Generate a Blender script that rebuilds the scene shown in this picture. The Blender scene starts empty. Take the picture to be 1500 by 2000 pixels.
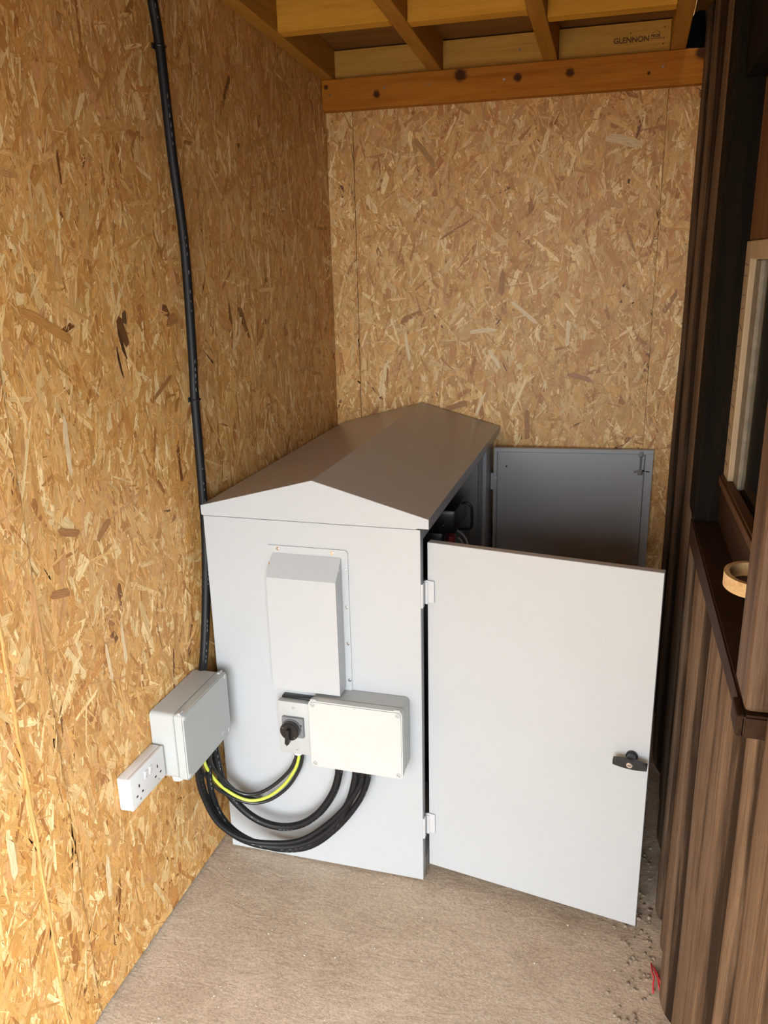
import bpy, bmesh, math, random
import numpy as np
from mathutils import Vector, Matrix

S = bpy.context.scene
COL = S.collection

# ------------------------------------------------------------------ camera
cam_d = bpy.data.cameras.new('camera')
cam_d.sensor_fit = 'VERTICAL'
cam_d.sensor_height = 36.0
cam_d.lens = 1599.27 / 2000.0 * 36.0
cam_d.clip_start = 0.02
cam = bpy.data.objects.new('camera', cam_d)
COL.objects.link(cam)
rx, ry, rz = -0.29665, 0.02286, 0.28492
RM = Matrix.Rotation(rz, 3, 'Z') @ Matrix.Rotation(rx, 3, 'X') @ Matrix.Rotation(ry, 3, 'Y')
right, fwd, up = RM.col[0], RM.col[1], RM.col[2]
m = Matrix((right, up, -fwd)).transposed().to_4x4()
m.translation = Vector((1.03552, 0.02469, 1.6))
cam.matrix_world = m
S.camera = cam

# ------------------------------------------------------------------ world, sun, exposure
W = bpy.data.worlds.new('overcast_sky')
S.world = W
W.use_nodes = True
wn = W.node_tree.nodes
wn['Background'].inputs[0].default_value = (0.90, 0.96, 1.0, 1)
wn['Background'].inputs[1].default_value = 8.4
sun_d = bpy.data.lights.new('sun', 'SUN')
sun_d.energy = 0.5
sun_d.angle = math.radians(4)
sun_d.color = (1.0, 0.95, 0.87)
sun = bpy.data.objects.new('sun', sun_d)
COL.objects.link(sun)
sun.location = (0, 6, 8)
# the sun stands behind the shed: it lights the yard in front, not the inside
sun.rotation_euler = (Vector((0.25, 0.62, 1.0))).to_track_quat('Z', 'Y').to_euler()
# portal in the open front, only guides the sampling of the sky
po_d = bpy.data.lights.new('front_opening_portal', 'AREA')
po_d.shape = 'RECTANGLE'
po_d.size = 1.22
po_d.size_y = 2.1
po_d.cycles.is_portal = True
po = bpy.data.objects.new('front_opening_portal', po_d)
COL.objects.link(po)
po.location = (0.61, -1.06, 1.05)
po.rotation_euler = (math.radians(90), 0, 0)
po2_d = po_d.copy()
po2_d.size = 1.15
po2 = bpy.data.objects.new('side_opening_portal', po2_d)
COL.objects.link(po2)
po2.location = (1.29, -0.48, 1.05)
po2.rotation_euler = (math.radians(90), 0, math.radians(90))

S.view_settings.view_transform = 'Standard'
S.view_settings.look = 'None'
S.view_settings.gamma = 1.0
S.view_settings.use_curve_mapping = False
S.view_settings.exposure = 1.05

# ------------------------------------------------------------------ material helpers
def newmat(name):
    mt = bpy.data.materials.new(name)
    mt.use_nodes = True
    nt = mt.node_tree
    b = nt.nodes['Principled BSDF']
    return mt, nt, b

def N(nt, typ, **kw):
    n = nt.nodes.new(typ)
    for k, v in kw.items():
        setattr(n, k, v)
    return n

def L(nt, a, b):
    nt.links.new(a, b)

def simple(name, col, rough=0.5, metal=0.0, noise=0.0, nscale=40.0, bump=0.0, bscale=300.0, coat=0.0, spec=0.5):
    mt, nt, b = newmat(name)
    b.inputs['Roughness'].default_value = rough
    b.inputs['Metallic'].default_value = metal
    b.inputs['Specular IOR Level'].default_value = spec
    if coat:
        b.inputs['Coat Weight'].default_value = coat
    tc = N(nt, 'ShaderNodeTexCoord')
    no = N(nt, 'ShaderNodeTexNoise')
    no.inputs['Scale'].default_value = nscale
    no.inputs['Detail'].default_value = 4
    L(nt, tc.outputs['Object'], no.inputs['Vector'])
    r = N(nt, 'ShaderNodeValToRGB')
    a, c = 1 - noise, 1 + noise
    r.color_ramp.elements[0].position = 0.3
    r.color_ramp.elements[1].position = 0.7
    r.color_ramp.elements[0].color = (col[0] * a, col[1] * a, col[2] * a, 1)
    r.color_ramp.elements[1].color = (min(1, col[0] * c), min(1, col[1] * c), min(1, col[2] * c), 1)
    L(nt, no.outputs['Fac'], r.inputs['Fac'])
    L(nt, r.outputs['Color'], b.inputs['Base Color'])
    if bump > 0:
        n2 = N(nt, 'ShaderNodeTexNoise')
        n2.inputs['Scale'].default_value = bscale
        n2.inputs['Detail'].default_value = 3
        L(nt, tc.outputs['Object'], n2.inputs['Vector'])
        bp = N(nt, 'ShaderNodeBump')
        bp.inputs['Strength'].default_value = bump
        bp.inputs['Distance'].default_value = 0.002
        L(nt, n2.outputs['Fac'], bp.inputs['Height'])
        L(nt, bp.outputs['Normal'], b.inputs['Normal'])
    return mt

def wood(name, axis, dark, light, rough=0.6, grain=1.0, knots=None, streak=(0.0, (0.1, 0.05, 0.03)), bump=0.35, knotcol=(0.045, 0.014, 0.006), spec=0.3, wane=False):
    """planed or weathered timber, grain along axis ('x','y','z')"""
    mt, nt, b = newmat(name)
    b.inputs['Roughness'].default_value = rough
    b.inputs['Specular IOR Level'].default_value = spec
    tc = N(nt, 'ShaderNodeTexCoord')
    oi = N(nt, 'ShaderNodeObjectInfo')
    add = N(nt, 'ShaderNodeVectorMath', operation='MULTIPLY_ADD')
    cmb = N(nt, 'ShaderNodeCombineXYZ')
    for k in range(3):
        L(nt, oi.outputs['Random'], cmb.inputs[k])
    L(nt, cmb.outputs[0], add.inputs[0])
    add.inputs[1].default_value = (7.3, 5.1, 9.7)
    L(nt, tc.outputs['Object'], add.inputs[2])
    mp = N(nt, 'ShaderNodeMapping')
    sc = {'x': (1.6, 26, 26), 'y': (26, 1.6, 26), 'z': (26, 26, 1.6)}[axis]
    mp.inputs['Scale'].default_value = [s * grain for s in sc]
    L(nt, add.outputs[0], mp.inputs['Vector'])
    n1 = N(nt, 'ShaderNodeTexNoise')
    n1.inputs['Scale'].default_value = 1.3
    n1.inputs['Detail'].default_value = 5
    n1.inputs['Distortion'].default_value = 0.7
    L(nt, mp.outputs[0], n1.inputs['Vector'])
    n2 = N(nt, 'ShaderNodeTexNoise')
    n2.inputs['Scale'].default_value = 9
    n2.inputs['Detail'].default_value = 3
    L(nt, mp.outputs[0], n2.inputs['Vector'])
    mx = N(nt, 'ShaderNodeMix', data_type='FLOAT')
    mx.inputs[0].default_value = 0.4
    L(nt, n1.outputs['Fac'], mx.inputs[2])
    L(nt, n2.outputs['Fac'], mx.inputs[3])
    r = N(nt, 'ShaderNodeValToRGB')
    r.color_ramp.elements[0].position = 0.33
    r.color_ramp.elements[1].position = 0.68
    r.color_ramp.elements[0].color = (*dark, 1)
    r.color_ramp.elements[1].color = (*light, 1)
    L(nt, mx.outputs[0], r.inputs['Fac'])
    col = r.outputs['Color']
    if streak[0] > 0:
        n3 = N(nt, 'ShaderNodeTexNoise')
        n3.inputs['Scale'].default_value = 0.8
        n3.inputs['Detail'].default_value = 6
        n3.inputs['Roughness'].default_value = 0.7
        L(nt, mp.outputs[0], n3.inputs['Vector'])
        r3 = N(nt, 'ShaderNodeValToRGB')
        r3.color_ramp.elements[0].position = 0.52
        r3.color_ramp.elements[1].position = 0.66
        L(nt, n3.outputs['Fac'], r3.inputs['Fac'])
        ml = N(nt, 'ShaderNodeMath', operation='MULTIPLY')
        ml.inputs[1].default_value = streak[0]
        L(nt, r3.outputs['Color'], ml.inputs[0])
        m3 = N(nt, 'ShaderNodeMix', data_type='RGBA')
        L(nt, ml.outputs[0], m3.inputs[0])
        L(nt, col, m3.inputs[6])
        m3.inputs[7].default_value = (*streak[1], 1)
        col = m3.outputs[2]
    for kn in (knots or []):
        (kx, ky, kz), kr = kn
        sub = N(nt, 'ShaderNodeVectorMath', operation='SUBTRACT')
        L(nt, tc.outputs['Object'], sub.inputs[0])
        sub.inputs[1].default_value = (kx, ky, kz)
        nk = N(nt, 'ShaderNodeTexNoise')
        nk.inputs['Scale'].default_value = 90
        L(nt, tc.outputs['Object'], nk.inputs['Vector'])
        ln = N(nt, 'ShaderNodeVectorMath', operation='LENGTH')
        L(nt, sub.outputs[0], ln.inputs[0])
        ad = N(nt, 'ShaderNodeMath', operation='MULTIPLY_ADD')
        L(nt, nk.outputs['Fac'], ad.inputs[0])
        ad.inputs[1].default_value = kr * 0.9
        L(nt, ln.outputs['Value'], ad.inputs[2])
        mr = N(nt, 'ShaderNodeMapRange', interpolation_type='SMOOTHSTEP')
        mr.inputs['From Min'].default_value = kr * 1.1
        mr.inputs['From Max'].default_value = kr * 1.9
        mr.inputs['To Min'].default_value = 0.92
        mr.inputs['To Max'].default_value = 0.0
        L(nt, ad.outputs[0], mr.inputs['Value'])
        mk = N(nt, 'ShaderNodeMix', data_type='RGBA')
        L(nt, mr.outputs[0], mk.inputs[0])
        L(nt, col, mk.inputs[6])
        mk.inputs[7].default_value = (*knotcol, 1)
        col = mk.outputs[2]
    if wane:
        # bark-dark waney edge of the board
        aw = N(nt, 'ShaderNodeAttribute', attribute_name='wane')
        nw = N(nt, 'ShaderNodeTexNoise')
        nw.inputs['Scale'].default_value = 2.5
        nw.inputs['Detail'].default_value = 5
        L(nt, mp.outputs[0], nw.inputs['Vector'])
        s1 = N(nt, 'ShaderNodeMath', operation='ADD')
        L(nt, aw.outputs['Fac'], s1.inputs[0])
        L(nt, nw.outputs['Fac'], s1.inputs[1])
        rw = N(nt, 'ShaderNodeMapRange', interpolation_type='SMOOTHSTEP')
        rw.inputs['From Min'].default_value = 0.75
        rw.inputs['From Max'].default_value = 1.35
        L(nt, s1.outputs[0], rw.inputs['Value'])
        mw = N(nt, 'ShaderNodeMix', data_type='RGBA')
        L(nt, rw.outputs[0], mw.inputs[0])
        L(nt, col, mw.inputs[6])
        mw.inputs[7].default_value = (0.024, 0.014, 0.008, 1)
        col = mw.outputs[2]
    L(nt, col, b.inputs['Base Color'])
    bp = N(nt, 'ShaderNodeBump')
    bp.inputs['Strength'].default_value = bump
    bp.inputs['Distance'].default_value = 0.003
    L(nt, mx.outputs[0], bp.inputs['Height'])
    L(nt, bp.outputs['Normal'], b.inputs['Normal'])
    return mt

def strand_mat():
    mt, nt, b = newmat('osb_strand')
    b.inputs['Roughness'].default_value = 0.5
    at = N(nt, 'ShaderNodeAttribute', attribute_name='strand_col')
    ag = N(nt, 'ShaderNodeAttribute', attribute_name='grain')
    no = N(nt, 'ShaderNodeTexNoise')
    no.inputs['Scale'].default_value = 1.0
    no.inputs['Detail'].default_value = 3
    L(nt, ag.outputs['Vector'], no.inputs['Vector'])
    r = N(nt, 'ShaderNodeValToRGB')
    r.color_ramp.elements[0].position = 0.3
    r.color_ramp.elements[1].position = 0.62
    r.color_ramp.elements[0].color = (0.66, 0.59, 0.50, 1)
    r.color_ramp.elements[1].color = (1.08, 1.08, 1.08, 1)
    L(nt, no.outputs['Fac'], r.inputs['Fac'])
    mx = N(nt, 'ShaderNodeMix', data_type='RGBA', blend_type='MULTIPLY')
    mx.inputs[0].default_value = 1.0
    L(nt, at.outputs['Color'], mx.inputs[6])
    L(nt, r.outputs['Color'], mx.inputs[7])
    L(nt, mx.outputs[2], b.inputs['Base Color'])
    bp = N(nt, 'ShaderNodeBump')
    bp.inputs['Strength'].default_value = 0.25
    bp.inputs['Distance'].default_value = 0.001
    L(nt, no.outputs['Fac'], bp.inputs['Height'])
    L(nt, bp.outputs['Normal'], b.inputs['Normal'])
    return mt

def concrete_mat():
    mt, nt, b = newmat('concrete')
    b.inputs['Roughness'].default_value = 0.85
    tc = N(nt, 'ShaderNodeTexCoord')
    def noise(s, d, r=0.55, dist=0.0):
        n = N(nt, 'ShaderNodeTexNoise')
        n.inputs['Scale'].default_value = s
        n.inputs['Detail'].default_value = d
        n.inputs['Roughness'].default_value = r
        n.inputs['Distortion'].default_value = dist
        L(nt, tc.outputs['Object'], n.inputs['Vector'])
        return n
    big = noise(3.2, 6, 0.6, 0.4)
    fine = noise(150, 6, 0.75)
    r = N(nt, 'ShaderNodeValToRGB')
    r.color_ramp.elements[0].position = 0.32
    r.color_ramp.elements[1].position = 0.70
    r.color_ramp.elements[0].color = (0.43, 0.335, 0.245, 1)
    r.color_ramp.elements[1].color = (0.60, 0.495, 0.385, 1)
    L(nt, big.outputs['Fac'], r.inputs['Fac'])
    r2 = N(nt, 'ShaderNodeValToRGB')
    r2.color_ramp.elements[0].position = 0.34
    r2.color_ramp.elements[1].position = 0.62
    r2.color_ramp.elements[0].color = (0.70, 0.68, 0.65, 1)
    r2.color_ramp.elements[1].color = (1.08, 1.07, 1.06, 1)
    L(nt, fine.outputs['Fac'], r2.inputs['Fac'])
    mx = N(nt, 'ShaderNodeMix', data_type='RGBA', blend_type='MULTIPLY')
    mx.inputs[0].default_value = 1.0
    L(nt, r.outputs['Color'], mx.inputs[6])
    L(nt, r2.outputs['Color'], mx.inputs[7])
    # small pale and dark specks of aggregate
    vo = N(nt, 'ShaderNodeTexVoronoi')
    vo.inputs['Scale'].default_value = 60
    L(nt, tc.outputs['Object'], vo.inputs['Vector'])
    sp = N(nt, 'ShaderNodeSeparateColor')
    L(nt, vo.outputs['Color'], sp.inputs[0])
    gt = N(nt, 'ShaderNodeMath', operation='GREATER_THAN')
    gt.inputs[1].default_value = 0.93
    L(nt, sp.outputs[0], gt.inputs[0])
    lt = N(nt, 'ShaderNodeMath', operation='LESS_THAN')
    lt.inputs[1].default_value = 0.16
    L(nt, vo.outputs['Distance'], lt.inputs[0])
    mm = N(nt, 'ShaderNodeMath', operation='MULTIPLY')
    L(nt, gt.outputs[0], mm.inputs[0])
    L(nt, lt.outputs[0], mm.inputs[1])
    m2 = N(nt, 'ShaderNodeMix', data_type='RGBA')
    L(nt, mm.outputs[0], m2.inputs[0])
    L(nt, mx.outputs[2], m2.inputs[6])
    m2.inputs[7].default_value = (0.55, 0.50, 0.44, 1)
    L(nt, m2.outputs[2], b.inputs['Base Color'])
    mid = noise(16, 7, 0.65, 0.3)
    mpf = N(nt, 'ShaderNodeMapping')
    mpf.inputs['Rotation'].default_value = (0, 0, 0.35)
    mpf.inputs['Scale'].default_value = (10, 26, 10)
    L(nt, tc.outputs['Object'], mpf.inputs['Vector'])
    trow = N(nt, 'ShaderNodeTexNoise')
    trow.inputs['Scale'].default_value = 1.0
    trow.inputs['Detail'].default_value = 7
    trow.inputs['Roughness'].default_value = 0.7
    trow.inputs['Distortion'].default_value = 1.2
    L(nt, mpf.outputs[0], trow.inputs['Vector'])
    bp0 = N(nt, 'ShaderNodeBump')
    bp0.inputs['Strength'].default_value = 0.55
    bp0.inputs['Distance'].default_value = 0.006
    L(nt, trow.outputs['Fac'], bp0.inputs['Height'])
    bp = N(nt, 'ShaderNodeBump')
    bp.inputs['Strength'].default_value = 0.6
    bp.inputs['Distance'].default_value = 0.008
    L(nt, mid.outputs['Fac'], bp.inputs['Height'])
    L(nt, bp0.outputs['Normal'], bp.inputs['Normal'])
    bp2 = N(nt, 'ShaderNodeBump')
    bp2.inputs['Strength'].default_value = 0.5
    bp2.inputs['Distance'].default_value = 0.003
    L(nt, fine.outputs['Fac'], bp2.inputs['Height'])
    L(nt, bp.outputs['Normal'], bp2.inputs['Normal'])
    L(nt, bp2.outputs['Normal'], b.inputs['Normal'])
    return mt

def glass_mat():
    mt, nt, b = newmat('old_window_glass')
    b.inputs['Base Color'].default_value = (0.75, 0.78, 0.74, 1)
    b.inputs['Roughness'].default_value = 0.06
    b.inputs['Transmission Weight'].default_value = 1.0
    b.inputs['IOR'].default_value = 1.3
    return mt

def earth_mat():
    """green and yellow earth wire: stripes run along the cable"""
    mt, nt, b = newmat('earth_sleeve')
    b.inputs['Roughness'].default_value = 0.35
    at = N(nt, 'ShaderNodeAttribute', attribute_name='around')
    r = N(nt, 'ShaderNodeValToRGB')
    r.color_ramp.interpolation = 'CONSTANT'
    e = r.color_ramp.elements
    e[0].position = 0.0
    e[0].color = (0.16, 0.30, 0.03, 1)
    e[1].position = 0.18
    e[1].color = (0.50, 0.57, 0.07, 1)
    n = e.new(0.50)
    n.color = (0.16, 0.30, 0.03, 1)
    L(nt, at.outputs['Fac'], r.inputs['Fac'])
    L(nt, r.outputs['Color'], b.inputs['Base Color'])
    return mt

M = {}
M['paint'] = simple('grey_powder_coat', (0.408, 0.424, 0.436), 0.29, noise=0.012, nscale=6, bump=0.06, bscale=900)
M['hinge'] = simple('grey_hinge_coat', (0.47, 0.475, 0.485), 0.4, noise=0.02)
M['plastic'] = simple('pale_grey_plastic', (0.40, 0.415, 0.405), 0.33, noise=0.015, nscale=12)
M['lid'] = simple('white_grey_lid_plastic', (0.47, 0.475, 0.46), 0.34, noise=0.025, nscale=14)
M['switch_grey'] = simple('switch_grey_plastic', (0.40, 0.41, 0.40), 0.4, noise=0.02)
M['dark_grey'] = simple('dark_grey_plastic', (0.17, 0.175, 0.18), 0.4, noise=0.04)
M['white'] = simple('white_plastic', (0.66, 0.66, 0.655), 0.28, noise=0.01)
M['black'] = simple('black_plastic', (0.012, 0.012, 0.013), 0.32, noise=0.1)
M['blackrub'] = simple('black_cable_sheath', (0.008, 0.008, 0.009), 0.5, noise=0.25, nscale=90, bump=0.15, bscale=500, spec=0.28)
M['blackwire'] = simple('black_thin_wire', (0.014, 0.014, 0.015), 0.3, noise=0.15)
M['mark'] = simple('white_print', (0.16, 0.16, 0.16), 0.6)
M['steel'] = simple('zinc_steel', (0.62, 0.62, 0.62), 0.28, metal=1.0, noise=0.08, nscale=120)
M['chrome'] = simple('chrome', (0.75, 0.75, 0.75), 0.12, metal=1.0)
M['red'] = simple('red_plastic', (0.45, 0.012, 0.03), 0.4, noise=0.05)
M['redtwine'] = simple('red_twine', (0.52, 0.03, 0.04), 0.7, noise=0.2, nscale=200)
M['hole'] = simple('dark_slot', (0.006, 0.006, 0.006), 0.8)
M['concrete'] = concrete_mat()
M['yard'] = simple('sunlit_yard', (0.15, 0.135, 0.11), 0.9, noise=0.12, nscale=5)
M['strand'] = strand_mat()
M['osb'] = simple('osb_core', (0.50, 0.29, 0.105), 0.75, noise=0.3, nscale=160, bump=0.6, bscale=220)
M['osbedge'] = wood('osb_raw_edge', 'z', (0.34, 0.17, 0.05), (0.60, 0.36, 0.14), 0.8, grain=5.0, spec=0.1)
M['rafter'] = wood('rafter_pine', 'y', (0.36, 0.155, 0.022), (0.50, 0.245, 0.045), 0.65, spec=0.15)
M['noggin'] = wood('noggin_pine', 'x', (0.56, 0.265, 0.026), (0.70, 0.37, 0.05), 0.6, spec=0.15)
M['backnog'] = wood('back_noggin_pine', 'x', (0.46, 0.23, 0.045), (0.60, 0.34, 0.085), 0.65, spec=0.15)
HB = 2.912
M['header'] = wood('header_pine', 'x', (0.38, 0.125, 0.012), (0.54, 0.215, 0.026), 0.6, spec=0.15, streak=(0.3, (0.20, 0.06, 0.008)),
                   knots=[((0.197, HB, 2.133), 0.011), ((0.48, HB, 2.168), 0.018), ((0.664, HB, 2.148), 0.012), ((0.825, HB, 2.149), 0.012),
                          ((1.209, HB, 2.174), 0.017), ((0.02, HB, 2.165), 0.007), ((1.06, HB, 2.13), 0.005)])
M['deck'] = wood('roof_deck', 'x', (0.20, 0.085, 0.018), (0.30, 0.145, 0.038), 0.7, grain=0.6)
M['old'] = wood('weathered_board', 'z', (0.085, 0.053, 0.032), (0.215, 0.142, 0.090), 0.85, grain=1.3, streak=(0.6, (0.045, 0.025, 0.014)), bump=1.0, spec=0.15, wane=True)
M['oldpost'] = wood('worn_brown_casing', 'z', (0.055, 0.029, 0.015), (0.125, 0.074, 0.043), 0.6, grain=1.3, streak=(0.4, (0.27, 0.18, 0.11)), bump=0.8, spec=0.2)
M['sill'] = wood('dark_stained_sill', 'y', (0.020, 0.009, 0.004), (0.040, 0.019, 0.009), 0.7, streak=(0.3, (0.09, 0.05, 0.026)), spec=0.12)
M['rail'] = wood('brown_window_rail', 'y', (0.06, 0.026, 0.009), (0.12, 0.058, 0.024), 0.6, spec=0.2)
M['jamb'] = wood('near_black_jamb', 'z', (0.004, 0.003, 0.002), (0.010, 0.007, 0.005), 0.8, spec=0.06)  # near-black wood tone for the jamb, window lintel and board backing
M['cream'] = wood('cream_painted_stile', 'z', (0.30, 0.23, 0.145), (0.40, 0.31, 0.20), 0.65, bump=0.2)
M['putty'] = simple('grey_putty', (0.17, 0.15, 0.115), 0.8, noise=0.2, nscale=60)
M['glass'] = glass_mat()
M['panelwood'] = wood('brown_board_above_window', 'z', (0.07, 0.027, 0.009), (0.17, 0.08, 0.03), 0.7, streak=(0.5, (0.06, 0.025, 0.01)))
M['membrane'] = simple('black_membrane', (0.007, 0.007, 0.007), 0.9, noise=0.4, nscale=30, bump=0.8, bscale=60, spec=0.1)
M['rubble'] = simple('dirty_masonry', (0.06, 0.045, 0.035), 0.9, noise=0.6, nscale=30, bump=1.0, bscale=40)
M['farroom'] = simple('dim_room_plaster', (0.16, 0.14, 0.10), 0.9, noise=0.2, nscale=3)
M['ink'] = simple('stamp_ink', (0.12, 0.055, 0.02), 0.8)
M['palewood'] = wood('pale_bent_wood', 'y', (0.48, 0.30, 0.13), (0.72, 0.52, 0.28), 0.5, grain=2.0, streak=(0.35, (0.22, 0.11, 0.04)))
M['earth'] = earth_mat()
M['grit'] = simple('pale_grit', (0.55, 0.50, 0.43), 0.85, noise=0.3, nscale=150)
M['pebble'] = simple('grey_brown_pebble', (0.26, 0.205, 0.15), 0.85, noise=0.4, nscale=80)

# ------------------------------------------------------------------ object helpers
def thing(name, loc, label=None, cat=None, group=None, kind=None):
    o = bpy.data.objects.new(name, None)
    COL.objects.link(o)
    o.location = loc
    o.empty_display_size = 0.05
    tag(o, label, cat, group, kind)
    return o

def tag(o, label=None, cat=None, group=None, kind=None):
    if label: o['label'] = label
    if cat: o['category'] = cat
    if group: o['group'] = group
    if kind: o['kind'] = kind
    return o

def worldloc(o):
    v = Vector((0, 0, 0))
    while o is not None:
        v = v + o.location
        o = o.parent
    return v

def obj(name, bm, mat, parent=None, smooth=False, loc=None):
    """bm holds world coordinates; the object sits at its parent's origin (or at loc)"""
    base = worldloc(parent) if parent else Vector(loc or (0, 0, 0))
    bmesh.ops.translate(bm, verts=bm.verts, vec=-base)
    bmesh.ops.recalc_face_normals(bm, faces=bm.faces)
    me = bpy.data.meshes.new(name)
    bm.to_mesh(me)
    bm.free()
    me.materials.append(M[mat])
    if smooth:
        me.shade_smooth() if hasattr(me, 'shade_smooth') else None
        try:
            me.set_sharp_from_angle(angle=math.radians(40))
        except Exception:
            pass
    o = bpy.data.objects.new(name, me)
    COL.objects.link(o)
    if parent:
        o.parent = parent
    else:
        o.location = base
    return o

def add(bm, other, T=None):
    if T is not None:
        bmesh.ops.transform(other, matrix=T, verts=other.verts)
    me = bpy.data.meshes.new('tmp')
    other.to_mesh(me)
    other.free()
    bm.from_mesh(me)
    bpy.data.meshes.remove(me)

def bx(x0, x1, y0, y1, z0, z1, bev=0.0, seg=2, T=None, bm=None, only=None):
    b = bmesh.new()
    bmesh.ops.create_cube(b, size=1.0)
    for v in b.verts:
        v.co = Vector((x0 if v.co.x < 0 else x1, y0 if v.co.y < 0 else y1, z0 if v.co.z < 0 else z1))
    if bev > 0:
        ed = list(b.edges)
        if only:
            ax = 'xyz'.index(only)
            ed = [e for e in ed if abs((e.verts[0].co - e.verts[1].co)[ax]) > 1e-6]
        bmesh.ops.bevel(b, geom=ed, offset=bev, segments=seg, profile=0.5, affect='EDGES')
    if bm is None:
        if T is not None:
            bmesh.ops.transform(b, matrix=T, verts=b.verts)
        return b
    add(bm, b, T)
    return bm

def cyl(c, axis, r, h, seg=20, bm=None, r2=None, T=None, bev=0.0):
    """cylinder starting at c running h along axis vector"""
    b = bmesh.new()
    bmesh.ops.create_cone(b, cap_ends=True, segments=seg, radius1=r, radius2=r if r2 is None else r2, depth=abs(h))
    if bev:
        ed = [e for e in b.edges if abs(e.verts[0].co.z - e.verts[1].co.z) < 1e-6 and e.verts[0].co.z > 0]
        bmesh.ops.bevel(b, geom=ed, offset=bev, segments=2, affect='EDGES')
    q = Vector(axis).normalized().to_track_quat('Z', 'Y').to_matrix().to_4x4()
    mm = Matrix.Translation(Vector(c)) @ q @ Matrix.Translation((0, 0, h / 2))
    bmesh.ops.transform(b, matrix=mm, verts=b.verts)
    if bm is None:
        if T is not None:
            bmesh.ops.transform(b, matrix=T, verts=b.verts)
        return b
    add(bm, b, T)
    return bm

def poly(pts, faces, bm=None):
    b = bm or bmesh.new()
    vs = [b.verts.new(p) for p in pts]
    for f in faces:
        b.faces.new([vs[i] for i in f])
    return b

def prism(profile, axis, a0, a1, bm=None):
    """profile: list of (u,v); axis 'x' -> (y,z), 'y' -> (x,z), 'z' -> (x,y)"""
    b = bm or bmesh.new()
    def mk(p, a):
        return {'x': (a, p[0], p[1]), 'y': (p[0], a, p[1]), 'z': (p[0], p[1], a)}[axis]
    A = [b.verts.new(mk(p, a0)) for p in profile]
    B = [b.verts.new(mk(p, a1)) for p in profile]
    n = len(profile)
    b.faces.new(A)
    b.faces.new(B[::-1])
    for i in range(n):
        b.faces.new((A[i], B[i], B[(i + 1) % n], A[(i + 1) % n]))
    return b

def spline(pts, n=10):
    P = [Vector(p) for p in pts]
    P = [P[0] * 2 - P[1]] + P + [P[-1] * 2 - P[-2]]
    out = []
    for i in range(1, len(P) - 2):
        for k in range(n):
            t = k / n
            a, b, c, d = P[i - 1], P[i], P[i + 1], P[i + 2]
            out.append(0.5 * ((2 * b) + (c - a) * t + (2 * a - 5 * b + 4 * c - d) * t * t + (3 * b - a - 3 * c + d) * t ** 3))
    out.append(P[-2])
    return out

def tube(path, r, seg=12, bm=None, around=False):
    b = bm or bmesh.new()
    lay = b.verts.layers.float.new('around') if around else None
    rings = []
    t0 = (path[1] - path[0]).normalized()
    up_ = Vector((0, 0, 1)) if abs(t0.z) < 0.9 else Vector((0, 1, 0))
    nrm = (up_ - t0 * up_.dot(t0)).normalized()
    for i, p in enumerate(path):
        t = (path[min(i + 1, len(path) - 1)] - path[max(i - 1, 0)]).normalized()
        nrm = (nrm - t * nrm.dot(t)).normalized()
        bi = t.cross(nrm)
        ring = []
        for k in range(seg):
            a = 2 * math.pi * k / seg
            v = b.verts.new(p + nrm * (math.cos(a) * r) + bi * (math.sin(a) * r))
            if around:
                v[lay] = k / seg
            ring.append(v)
        rings.append(ring)
    for i in range(len(rings) - 1):
        for k in range(seg):
            b.faces.new((rings[i][k], rings[i][(k + 1) % seg], rings[i + 1][(k + 1) % seg], rings[i + 1][k]))
    b.faces.new(rings[0][::-1])
    b.faces.new(rings[-1])
    return b

# ------------------------------------------------------------------ floor and ground
def floor_mesh():
    b = bmesh.new()
    rnd = random.Random(4)
    x0, x1, y0, y1 = -0.05, 1.30, -1.1, 3.05
    nx, ny = 54, 145
    from mathutils import noise as mn
    g = []
    for j in range(ny + 1):
        row = []
        for i in range(nx + 1):
            x = x0 + (x1 - x0) * i / nx
            y = y0 + (y1 - y0) * j / ny
            z = 0.0022 * mn.noise(Vector((x * 7, y * 7, 0.3))) + 0.0012 * mn.noise(Vector((x * 25, y * 25, 2.0)))
            rough = max(0.0, min(1.0, (x - 1.02) / 0.18))
            z += rough * 0.010 * (mn.noise(Vector((x * 30, y * 30, 5.0)))) + rough * 0.006 - 0.004
            row.append(b.verts.new((x, y, z)))
        g.append(row)
    for j in range(ny):
        for i in range(nx):
            b.faces.new((g[j][i], g[j][i + 1], g[j + 1][i + 1], g[j + 1][i]))
    return b
fl = obj('floor', floor_mesh(), 'concrete', smooth=True)
tag(fl, 'rough grey-brown concrete floor under the cabinet', 'floor', kind='structure')
gr = obj('ground', bx(-12, 14, -22, -1.1, -0.12, -0.004), 'yard')
tag(gr, 'pale yard ground outside the open front', 'ground', kind='structure')

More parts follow.
